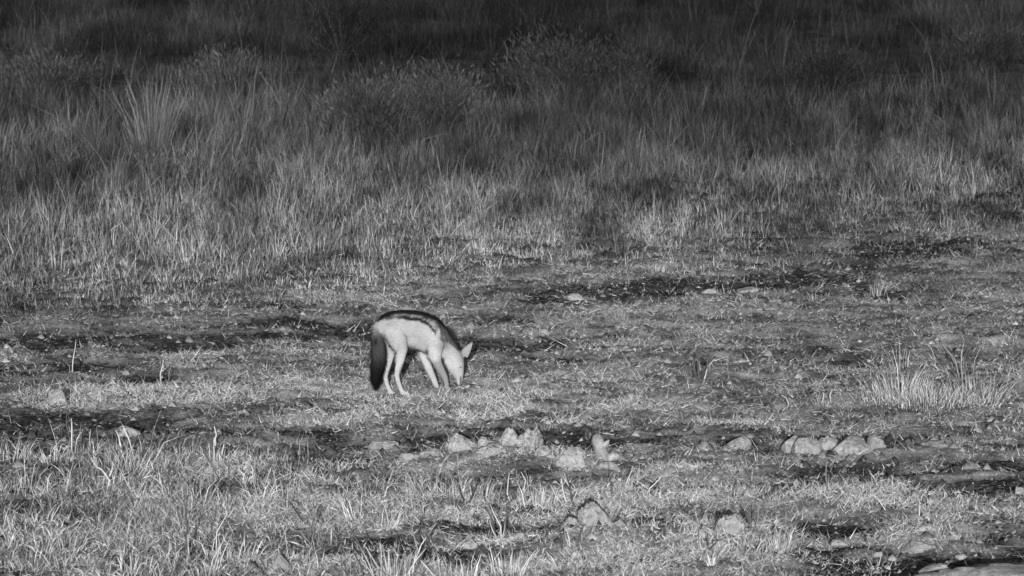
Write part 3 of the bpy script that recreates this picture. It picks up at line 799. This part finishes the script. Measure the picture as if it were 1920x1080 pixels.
shrub(1328, 1040, [(0, [(-1, 22), (-2, 42)], 'dark', 1.8, 1)], 'single dark stalk in front of the crumbly clods', seed=35)
shrub(135, 695, [(0, [(1, 20), (4, 44), (7, 58)], 'pale', .9, 0), (-4, [(-2, 10), (-6, 16)], 'mid', .7, 0)], 'thin pale stalk on the dark streak at the left', seed=36)
shrub(302, 722, [(0, [(-1, 20), (2, 34), (5, 48)], 'pale', 1.2, 0), (14, [(2, 24), (3, 40)], 'mid', .7, 0)], 'bent pale stalk at the straw edge left of the jackal', seed=37)
shrub(1110, 1035, [(-40, [(-4, 24), (-8, 44)], 'pale', 1.0, 0), (-30, [(3, 20), (12, 46)], 'dark', 1.8, 2), (-55, [(-8, 30), (-12, 60)], 'dark', 1.6, 2)], 'dark stalks in front of the stones left of the big boulder', seed=38)
# shaded stems further back
shrub(470, 265, [(0, [(4, 60), (10, 120), (16, 150)], 'mid', 3.2, 3), (-6, [(-16, 50), (-40, 110)], 'mid', 1.8, 1), (60, [(10, 50), (36, 100), (50, 130)], 'mid', 2.0, 0), (4, [(30, 50), (70, 80)], 'mid', 1.6, 1)], 'bare branching shrub in the shade right of the tall spiky tuft', seed=39, group='tall weeds in the shade', cat='shrub', name='dry_shrub')
shrub(585, 270, [(0, [(2, 60), (6, 130)], 'mid', 1.5, 0), (14, [(10, 30), (24, 60)], 'mid', 1.5, 0), (-30, [(-4, 40), (-6, 100)], 'mid', 1.4, 0)], 'thin upright stems above the jackal in the shade', seed=40, group='tall weeds in the shade', cat='weed', name='tall_weed')
shrub(1220, 170, [(0, [(2, 60), (4, 120), (2, 160)], 'mid', 1.8, 2), (-30, [(-20, 60), (-44, 130)], 'mid', 1.6, 2), (6, [(10, 10), (26, 40)], 'mid', 1.2, 0)], 'tall seed bearing weeds right of the middle feathery bush', seed=41, group='tall weeds in the shade', cat='weed', name='tall_weed')
shrub(1760, 180, [(0, [(-6, 40), (-30, 110), (-60, 150)], 'mid', 1.8, 3), (-20, [(6, 40), (30, 90)], 'mid', 1.4, 2)], 'crooked dark weed at the upper right', seed=42, group='tall weeds in the shade', cat='weed', name='tall_weed')
shrub(1500, 120, [(0, [(-8, 50), (-16, 120)], 'mid', 1.6, 1), (30, [(2, 50), (8, 110)], 'mid', 1.4, 1)], 'faint upright weeds high up right of the middle', seed=43, group='tall weeds in the shade', cat='weed', name='tall_weed')
shrub(455, 90, [(0, [(-8, 40), (-20, 80)], 'mid', 2.0, 0), (-110, [(4, 30), (10, 70)], 'mid', 1.6, 0)], 'faint slanting stems near the top left', seed=44, group='tall weeds in the shade', cat='weed', name='tall_weed')
shrub(190, 130, [(0, [(2, 30), (4, 70)], 'mid', 1.8, 2), (30, [(0, 30), (-6, 60)], 'mid', 1.6, 2)], 'faint weeds in the darkest part at the top left', seed=45, group='tall weeds in the shade', cat='weed', name='tall_weed')

# ------------------------------------------------------------------ feathery bushes at the back
def bush(px, py, wpx, hpx, n, tone, label, seed=0, seeds=0):
    rr = np.random.default_rng(7000 + seed)
    p = ground_at(px, py)
    s = K * p.y
    W, Hh = wpx * s / 2, hpx * s
    e = empty('feathery_bush', p)
    tag(e, label, 'bush', 'feathery bushes in the shade at the back')
    bm = bmesh.new()
    ends = []
    for k in range(26):
        a = rr.uniform(0, 6.28); rr_ = math.sqrt(rr.uniform(0, 1))
        tx = math.cos(a) * rr_ * W; ty = math.sin(a) * rr_ * W * .7
        tz = Hh * math.sqrt(max(.05, 1 - (rr_ * .9) ** 2)) * rr.uniform(.7, 1.05)
        p1 = Vector((tx * .35, ty * .35, tz * .45)); p2 = Vector((tx * .85, ty * .85, tz * .8)); p3 = Vector((tx, ty, tz))
        tube(bm, [(tx * .1, ty * .1, -.02), p1, p2, p3], [.007, .005, .003, .002], 4)
        ends += [p1, p2, p3, p1.lerp(p2, .5), p2.lerp(p3, .5)]
    bm_obj('stem', bm, M_TW['mid'], e)
    ends = np.array([q[:] for q in ends])
    c = ends[rr.integers(0, len(ends), n)] + rr.normal(0, 1, (n, 3)) * np.array([W * .22, W * .2, Hh * .14])
    c[:, 2] = np.maximum(c[:, 2], .03)
    out = np.arctan2(c[:, 1], c[:, 0])
    ln = np.clip(rr.normal(.5, .35, n), 0, 1.5)
    t = tone * rr.lognormal(0, .4, n)
    f = blades('foliage', c, out + rr.normal(0, .8, n), ln, rr.uniform(.025, .075, n), rr.uniform(.004, .009, n), np.clip(t, .02, .5), curve=.2, parent=e)
    return e

bush(700, 275, 190, 120, 5200, .27, 'pale grey feathery bush above the jackal, left of a pair', 1)
bush(830, 255, 150, 130, 4600, .3, 'speckled feathery bush right of the pale grey one', 2)
bush(1060, 195, 230, 130, 6000, .26, 'wide feathery bush with upright seed sprays in the upper middle', 3)
bush(1180, 190, 130, 100, 2400, .24, 'small thin bush at the right flank of the wide one', 4)
bush(90, 190, 190, 90, 3000, .22, 'dim low bush in the shade at the upper left', 5)
bush(430, 180, 170, 80, 2800, .22, 'dim patchy bush behind the bare branching shrub', 6)
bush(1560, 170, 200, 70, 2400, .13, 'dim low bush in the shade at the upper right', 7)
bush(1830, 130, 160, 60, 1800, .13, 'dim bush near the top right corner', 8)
bush(640, 120, 130, 130, 2600, .07, 'dark blurred smear high up left of the middle, modelled as a bush', 9)  # bush shape added in place of a dark blurred smear
bush(270, 345, 110, 45, 2200, .3, 'small rounded bush at the foot of the tall spiky tuft', 10)

# ------------------------------------------------------------------ unseen trees added behind the camera to darken the back of the field
def add_shade_tree(x, y, bot, top, rx, ry, label, seed, n, low=None):
    rr = np.random.default_rng(8000 + seed)
    e = empty('added_thorn_tree', (x, y, float(height(np.array([x]), np.array([y]))[0])))
    tag(e, label, 'tree', 'added unseen trees behind the viewpoint')
    bm = bmesh.new()
    tube(bm, [(0, 0, -.2), (.05, 0, bot * .3), (.15, .1, bot * .62)], [.26, .22, .19], 10)
    bm_obj('trunk', bm, M_BARK, e)
    bm = bmesh.new()
    for k in range(9):
        a = k * .7 + rr.uniform(-.2, .2)
        q = rr.uniform(.5, .9)
        tube(bm, [(.15, .1, bot * .6), (math.cos(a) * rx * q * .4, math.sin(a) * ry * q * .4, bot * .95), (math.cos(a) * rx * q, math.sin(a) * ry * q, bot + (top - bot) * rr.uniform(.3, .8))], [.12, .08, .025], 6)
    bm_obj('limb', bm, M_BARK, e)
    # leaf sprays: sparse at the hem of the crown, denser higher up for a gradual darkening
    zt = np.linspace(bot, top, 200)
    dens = np.interp(zt - bot, [0, .6, 1.2, 1.9, 2.5, 3.9, 6, top - bot], [.02, .3, .75, 1.1, 1.3, 1.45, 1.5, .8])
    cdf = np.cumsum(dens); cdf /= cdf[-1]
    a = rr.uniform(0, 6.28, n); r = np.sqrt(rr.uniform(0, 1, n))
    cx = np.cos(a) * r * rx; cy = np.sin(a) * r * ry
    cz = np.interp(rr.uniform(0, 1, n), cdf, zt) + rr.normal(0, .1, n)
    cl = fbm(cx / .9 + seed * 9, cz / .5, 300 + seed, 3)
    k = rr.uniform(0, 1, n) < .75 + .25 * sstep(.4, .6, cl)
    c = np.stack([cx, cy, cz], 1)[k]
    if low:  # extra low leaves added to darken the sides of the view
        lx, ly, lz, lw, lh, ln_ = low
        c = np.concatenate([c, np.stack([rr.normal(lx - x, lw, ln_), rr.normal(ly - y, .5, ln_), rr.normal(lz, lh, ln_)], 1)])
    m = len(c)
    q1 = rr.normal(size=(m, 3)); q1 /= np.linalg.norm(q1, axis=1, keepdims=True)
    q2 = np.cross(q1, rr.normal(size=(m, 3))); q2 /= np.linalg.norm(q2, axis=1, keepdims=True)
    l = rr.uniform(.10, .2, m)[:, None]; ww = l * .45
    v = np.stack([c - q1 * l, c - q2 * ww, c + q1 * l, c + q2 * ww], 1).reshape(-1, 3)
    new_mesh('crown', v, np.arange(4 * m), np.full(m, 4), M_LEAF, parent=e)

add_shade_tree(-7.6, -10, 5.45, 13.0, 11.0, 3.6, 'added unseen thorn tree behind the viewpoint on the left, darkening the back', 1, 27000, (-3.8, -10, 5.2, .6, .4, 90))
add_shade_tree(8.6, -9, 5.4, 12.6, 11.0, 3.6, 'added unseen thorn tree behind the viewpoint on the right, darkening the back', 2, 27000, (4.3, -9, 5.0, 1.0, .55, 330))

# ------------------------------------------------------------------ the jackal
JP = ground_at(785, 735)
YAW = math.radians(20)
cY, sY = math.cos(YAW), math.sin(YAW)
ZS = 1890.0
SL = math.tan(math.radians(7.4))
def P(zx, zz, v=0.0):
    """side view sketch (zx, zz) at lateral offset v -> local (forward, left, up)"""
    Xv = (zx - 700) / ZS
    u = (Xv + v * sY) / cY
    z = (960 - zz) / ZS - SL * (u * sY + v * cY)
    return Vector((u, v, z))

bmj = bmesh.new()
_sb = bmesh.new(); bmesh.ops.create_uvsphere(_sb, u_segments=14, v_segments=9, radius=1)
_sb.verts.index_update()
SV = np.array([v.co[:] for v in _sb.verts]); SF = [[v.index for v in f.verts] for f in _sb.faces]; _sb.free()
BLOBS = []
def blob_path(pts, lat=1.0, fine=.3):
    """pts: (Vector, radius) chain of ellipsoids whose sideways radius is lat times the upright one"""
    for (p0, r0), (p1, r1) in zip(pts[:-1], pts[1:]):
        L = (p1 - p0).length
        n = max(2, int(L / (min(r0, r1) * fine + 1e-4)))
        for i in range(n + 1):
            t = i / n
            c = p0.lerp(p1, t); r = r0 + (r1 - r0) * t
            la = lat[0] + (lat[1] - lat[0]) * t if isinstance(lat, tuple) else lat
            BLOBS.append(SV * np.array([r, r * la, r]) + np.array(c[:]))

def px(n): return n / ZS
# trunk of the body: rump, loin, ribcage, shoulder
blob_path([(P(380, 348), px(84)), (P(425, 330), px(110)), (P(480, 334), px(138)), (P(560, 334), px(148)), (P(650, 334), px(145)), (P(740, 360), px(152)), (P(815, 412), px(156)), (P(870, 466), px(140))], lat=.66)
blob_path([(P(500, 400), px(112)), (P(600, 420), px(104)), (P(720, 450), px(112)), (P(820, 500), px(104))], lat=.62)
# neck and head
blob_path([(P(850, 450), px(125)), (P(930, 510), px(108)), (P(1000, 585), px(92)), (P(1040, 640), px(88))], lat=.66)
blob_path([(P(1035, 640), px(84)), (P(1048, 700), px(82)), (P(1062, 755), px(64)), (P(1074, 805), px(45)), (P(1080, 850), px(33)), (P(1082, 880), px(24))], lat=.86)
blob_path([(P(985, 665), px(52)), (P(1020, 730), px(50)), (P(1050, 790), px(36))], lat=.8)     # cheek and jaw
# hind legs
HN, HF, FN, FF = -.052, .05, -.048, .045
blob_path([(P(470, 380, HN * .45), px(100)), (P(515, 480, HN * .8), px(88)), (P(548, 560, HN * .95), px(58))], lat=.62)
blob_path([(P(548, 560, HN), px(54)), (P(536, 650, HN), px(42)), (P(508, 750, HN), px(30)), (P(500, 800, HN), px(25))], lat=.75)
blob_path([(P(498, 800, HN), px(26)), (P(515, 870, HN), px(23)), (P(542, 940, HN), px(23)), (P(558, 962, HN), px(24))], lat=.85)
blob_path([(P(552, 968, HN), px(24)), (P(600, 974, HN), px(19))], lat=1.1)
blob_path([(P(430, 400, HF * .7), px(86)), (P(440, 500, HF), px(72)), (P(445, 580, HF), px(46))], lat=.62)
blob_path([(P(445, 580, HF), px(44)), (P(420, 680, HF), px(34)), (P(396, 770, HF), px(27)), (P(388, 815, HF), px(24))], lat=.75)
blob_path([(P(388, 815, HF), px(24)), (P(405, 890, HF), px(22)), (P(430, 945, HF), px(23)), (P(446, 966, HF), px(23))], lat=.85)
blob_path([(P(440, 970, HF), px(23)), (P(490, 980, HF), px(18))], lat=1.1)
# fore legs
blob_path([(P(860, 520, FN * .8), px(86)), (P(855, 610, FN), px(64)), (P(868, 670, FN), px(46))], lat=.6)
blob_path([(P(862, 660, FN), px(46)), (P(905, 745, FN), px(38)), (P(944, 815, FN), px(29)), (P(960, 870, FN), px(24)), (P(964, 918, FN), px(23))], lat=.8)
blob_path([(P(964, 922, FN), px(23)), (P(985, 934, FN), px(19))], lat=1.1)
blob_path([(P(800, 520, FF * .8), px(76)), (P(745, 610, FF), px(46)), (P(760, 660, FF), px(40))], lat=.6)
blob_path([(P(752, 640, FF), px(42)), (P(795, 740, FF), px(37)), (P(836, 830, FF), px(30)), (P(862, 900, FF), px(26)), (P(872, 922, FF), px(24))], lat=.8)
blob_path([(P(868, 926, FF), px(23)), (P(896, 936, FF), px(18))], lat=1.1)
# tail
TAILP = [(P(335, 335), px(44)), (P(312, 395), px(40)), (P(318, 470, -.015), px(60)), (P(332, 560, -.02), px(71)), (P(330, 650, -.02), px(71)), (P(316, 740, -.02), px(61)), (P(306, 820, -.02), px(50)), (P(302, 880, -.02), px(28)), (P(303, 918, -.02), px(8))]
blob_path(TAILP, lat=.8)
blob_path([(P(372, 322), px(58)), (P(318, 350), px(40))], lat=.7)

def ear(v, tilt):
    """cupped ear: a bent shell, thick enough to hold"""
    base = P(1112, 618, v); tip = P(1206, 488, v * 1.5)
    ax = (tip - base); L = ax.length; ax.normalize()
    side = ax.cross(Vector((0, 1, 0))).normalized()
    side = (side * math.cos(tilt) + Vector((0, 1, 0)) * math.sin(tilt)).normalized()
    nrm = ax.cross(side).normalized()
    rows, colsn = 9, 7
    grid = {}
    for sgn in (0, 1):
        for i in range(rows):
            t = i / (rows - 1)
            wd = px(58) * (1 - t ** 1.25) * (.85 + .3 * t) + .0012
            for j in range(colsn):
                q = j / (colsn - 1) * 2 - 1
                cup = .35 * wd * (1 - q * q) * (1 - .4 * t)
                pt = base + ax * (L * t) + side * (wd * q * .9) - nrm * cup + nrm * (sgn * -.007)
                grid[sgn, i, j] = bmj.verts.new(pt)
    for i in range(rows - 1):
        for j in range(colsn - 1):
            bmj.faces.new((grid[0, i, j], grid[0, i, j + 1], grid[0, i + 1, j + 1], grid[0, i + 1, j]))
            bmj.faces.new((grid[1, i, j], grid[1, i + 1, j], grid[1, i + 1, j + 1], grid[1, i, j + 1]))
    for i in range(rows - 1):
        for j, fl in ((0, 1), (colsn - 1, 0)):
            q = (grid[0, i, j], grid[0, i + 1, j], grid[1, i + 1, j], grid[1, i, j])
            bmj.faces.new(q if fl else q[::-1])
    for i in (0, rows - 1):
        for j in range(colsn - 1):
            q = (grid[0, i, j], grid[0, i, j + 1], grid[1, i, j + 1], grid[1, i, j])
            bmj.faces.new(q if i else q[::-1])
ear(-.026, .5)
ear(.040, -.5)

bmesh.ops.recalc_face_normals(bmj, faces=bmj.faces)
tmp_me = bpy.data.meshes.new('jackal_tmp')
bmj.verts.index_update()
ev = [v.co[:] for v in bmj.verts]; ef = [[v.index for v in f.verts] for f in bmj.faces]
bmj.free()
allv = [tuple(q) for q in ev]; allf = list(ef)
for q in BLOBS:
    o_ = len(allv)
    allv += [tuple(t_) for t_ in q]; allf += [[i_ + o_ for i_ in f_] for f_ in SF]
tmp_me.from_pydata(allv, [], allf)
tmp = bpy.data.objects.new('jackal_tmp', tmp_me)
COL.objects.link(tmp)
rm = tmp.modifiers.new('r', 'REMESH'); rm.mode = 'VOXEL'; rm.voxel_size = .0036
sm = tmp.modifiers.new('s', 'SMOOTH'); sm.factor = .5; sm.iterations = 12
dg = bpy.context.evaluated_depsgraph_get()
body_me = bpy.data.meshes.new_from_object(tmp.evaluated_get(dg))
bpy.data.objects.remove(tmp)

nv = len(body_me.vertices)
co = np.zeros(nv * 3, np.float32); body_me.vertices.foreach_get('co', co); co = co.reshape(-1, 3).astype(float)

def tail_dist(c):
    d = np.full(len(c), 9.0)
    for (p0, r0), (p1, r1) in zip(TAILP[1:-1], TAILP[2:]):
        a = np.array(p0); b = np.array(p1); ab = b - a
        t = np.clip(((c - a) @ ab) / (ab @ ab), 0, 1)
        q = a + t[:, None] * ab
        d = np.minimum(d, np.linalg.norm(c - q, axis=1) - (r0 + (r1 - r0) * t))
    return d

def fur_tone(c):
    """coat pattern, the same on both flanks, with foreleg shading put into the tone"""
    u, v, z = c[:, 0], -np.abs(c[:, 1]), c[:, 2]
    zx = (u * cY - v * sY) * ZS + 700
    zz = 960 - (z + SL * (u * sY + v * cY)) * ZS
    wob = (fbm(u * 70, z * 40, 401, 3) - .5) * 22
    t = .285 * (1 + .5 * (fbm(u * 14, z * 14 + v * 9, 404, 3) - .5)) * (1 - .12 * sstep(420, 300, zz))
    # whiter legs and belly, greyer rump edge
    t = t - .08 * sstep(370, 300, zx) * (zz < 470)
    t = t + .03 * sstep(560, 700, zz)
    # saddle
    low = np.interp(zx, [280, 340, 400, 480, 560, 640, 720, 780, 820, 850, 870, 900], [300, 300, 288, 270, 276, 290, 300, 330, 368, 410, 430, 300]) + wob
    top = np.interp(zx, [280, 320, 400, 460, 560, 700, 800, 870, 960, 1050, 1090], [330, 280, 222, 200, 190, 204, 232, 265, 340, 470, 560])
    ins = sstep(10, -14, zz - low) * (zx > 300) * (zx < 885)
    grey = .10 + .30 * (fbm(u * 130, z * 170, 402, 3) - .5)
    grey = grey + .06 * sstep(30, 60, zz - top) * sstep(780, 830, zx)
    edge = sstep(44, 24, low - zz) * sstep(470, 580, zx)          # black lower rim
    topb = sstep(44, 22, zz - top)                                 # black along the spine
    spot = np.exp(-(((zx - 430) / 34) ** 2 + ((zz - 248) / 22) ** 2))
    sad = grey * (1 - np.clip(edge + topb + spot, 0, 1)) + .008 * np.clip(edge + topb + spot, 0, 1)
    t = t * (1 - ins) + sad * ins
    # nape and shoulder cape
    lown = np.interp(zx, [860, 900, 930, 980, 1020, 1060, 1100], [330, 380, 500, 505, 540, 570, 590]) + wob
    nape = sstep(16, -22, zz - lown) * sstep(856, 884, zx) * sstep(1120, 1085, zx)
    gz = 1 + 1.5 * (fbm(u * 150, z * 110, 403, 3) - .5)
    t = t * (1 - nape) + gz * (.040 + .05 * sstep(40, 150, zz - top) - .032 * sstep(50, 18, zz - top)) * nape
    line = np.exp(-((zx - 915 - .05 * (zz - 430)) / 11) ** 2) * sstep(360, 390, zz) * sstep(500, 470, zz) * (np.abs(c[:, 1]) > .03)
    t = t * (1 - .8 * line) + .03 * line
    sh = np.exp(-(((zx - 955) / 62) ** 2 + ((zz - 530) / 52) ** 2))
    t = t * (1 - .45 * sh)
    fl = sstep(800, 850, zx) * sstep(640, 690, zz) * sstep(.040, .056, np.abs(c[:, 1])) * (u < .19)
    t = t * (1 - .42 * fl)  # shading of the near foreleg put into both outer faces
    # head: grey crown and ears, paler cheek
    cap = sstep(1040, 1110, zx) * sstep(700, 600, zz) * (zz > 470)
    t = t * (1 - .3 * cap)
    bridge = sstep(1100, 1135, zx) * sstep(640, 700, zz)
    t = t * (1 - .45 * bridge)
    muz_line = np.exp(-((zx - 1092) / 9) ** 2) * sstep(800, 830, zz)  # narrow dark line down the muzzle
    t = t * (1 - .9 * muz_line)
    earin = sstep(1120, 1140, zx) * sstep(625, 600, zz)
    t = t * (1 - earin) + .21 * earin
    # tail
    td = tail_dist(c)
    tl = sstep(.006, .001, td) * (zz > 340) * (u < -.13)
    tt = np.interp(zz, [340, 400, 440, 520, 600, 680, 740, 800, 900], [.17, .10, .045, .038, .034, .014, .006, .003, .003])
    cen = np.interp(zz, [420, 560, 650, 740, 900], [320, 335, 332, 316, 303]); wd = np.interp(zz, [420, 560, 650, 740, 900], [60, 80, 80, 66, 24])
    tt = tt * (1 - .75 * sstep(.55, .95, np.abs(zx - cen) / wd) * sstep(400, 470, zz))
    sp = np.exp(-(((zx - 305) / 22) ** 2 + ((zz - 475) / 36) ** 2))
    tt = tt * (1 - .9 * sp)
    t = t * (1 - tl) + tt * tl
    return np.clip(t, .003, .7)

body_me.name = 'jackal'
a = body_me.attributes.new('tone', 'FLOAT', 'POINT')
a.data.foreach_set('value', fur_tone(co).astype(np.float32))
body_me.materials.clear(); body_me.materials.append(M_FUR)
body_me.polygons.foreach_set('use_smooth', np.ones(len(body_me.polygons), bool))
jk = bpy.data.objects.new('jackal', body_me)
COL.objects.link(jk)
jk.location = JP
jk.rotation_euler.z = YAW
tag(jk, 'black backed jackal standing with its muzzle down in the turf', 'jackal')

# fur strands
rj = np.random.default_rng(77)
no = np.zeros(nv * 3, np.float32); body_me.vertices.foreach_get('normal', no); no = no.reshape(-1, 3).astype(float)
pick = rj.integers(0, nv, 30000)
c = co[pick]; nn = no[pick]
td = tail_dist(c); ist = (td < .006) & (c[:, 0] < -.13) & (c[:, 2] < .31)
head = (c[:, 0] > .20)
legs = (c[:, 2] < .16) & ~ist & ~head
flow = np.tile(np.array([-1.0, 0, -.25]), (len(c), 1))
flow[ist] = (.0, 0, -1); flow[legs] = (-.1, 0, -1); flow[head] = (-.5, 0, .8)
neck = (c[:, 0] > .08) & (c[:, 0] <= .2) & (c[:, 2] > .16)
flow[neck] = (-.8, 0, .5)
dirn = nn * .42 + flow * .9 + rj.normal(0, .2, c.shape)
dirn /= np.linalg.norm(dirn, axis=1, keepdims=True)
L = np.full(len(c), .017); L[ist] = .03; L[legs] = .008; L[head] = .007; L[neck] = .022
L *= rj.uniform(.6, 1.2, len(c))
sd = np.cross(dirn, nn); sd /= np.linalg.norm(sd, axis=1, keepdims=True) + 1e-6
wv = sd * .0011
b0 = c - nn * .001
v = np.stack([b0 - wv, b0 + wv, c + dirn * L[:, None]], 1).reshape(-1, 3)
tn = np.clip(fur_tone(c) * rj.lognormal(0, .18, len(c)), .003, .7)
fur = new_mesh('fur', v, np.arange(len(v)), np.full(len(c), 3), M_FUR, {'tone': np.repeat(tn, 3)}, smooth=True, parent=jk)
fur['kind'] = 'stuff'
fn = nn * .9 + dirn * .25 + rj.normal(0, .12, nn.shape); fn /= np.linalg.norm(fn, axis=1, keepdims=True)
fur.data.normals_split_custom_set_from_vertices([tuple(q) for q in np.repeat(fn, 3, 0)])
def dot(name, pos, sc3):
    bm = bmesh.new()
    bmesh.ops.create_uvsphere(bm, u_segments=12, v_segments=8, radius=1, matrix=Matrix.Diagonal((*sc3, 1)))
    o = bm_obj(name, bm, M_DARK, jk); o.location = pos
dot('nose', P(1086, 892, 0), (.010, .012, .009))
dot('eye', P(1092, 726, -.036), (.0042, .003, .0036))
dot('eye', P(1092, 726, .036), (.0042, .003, .0036))
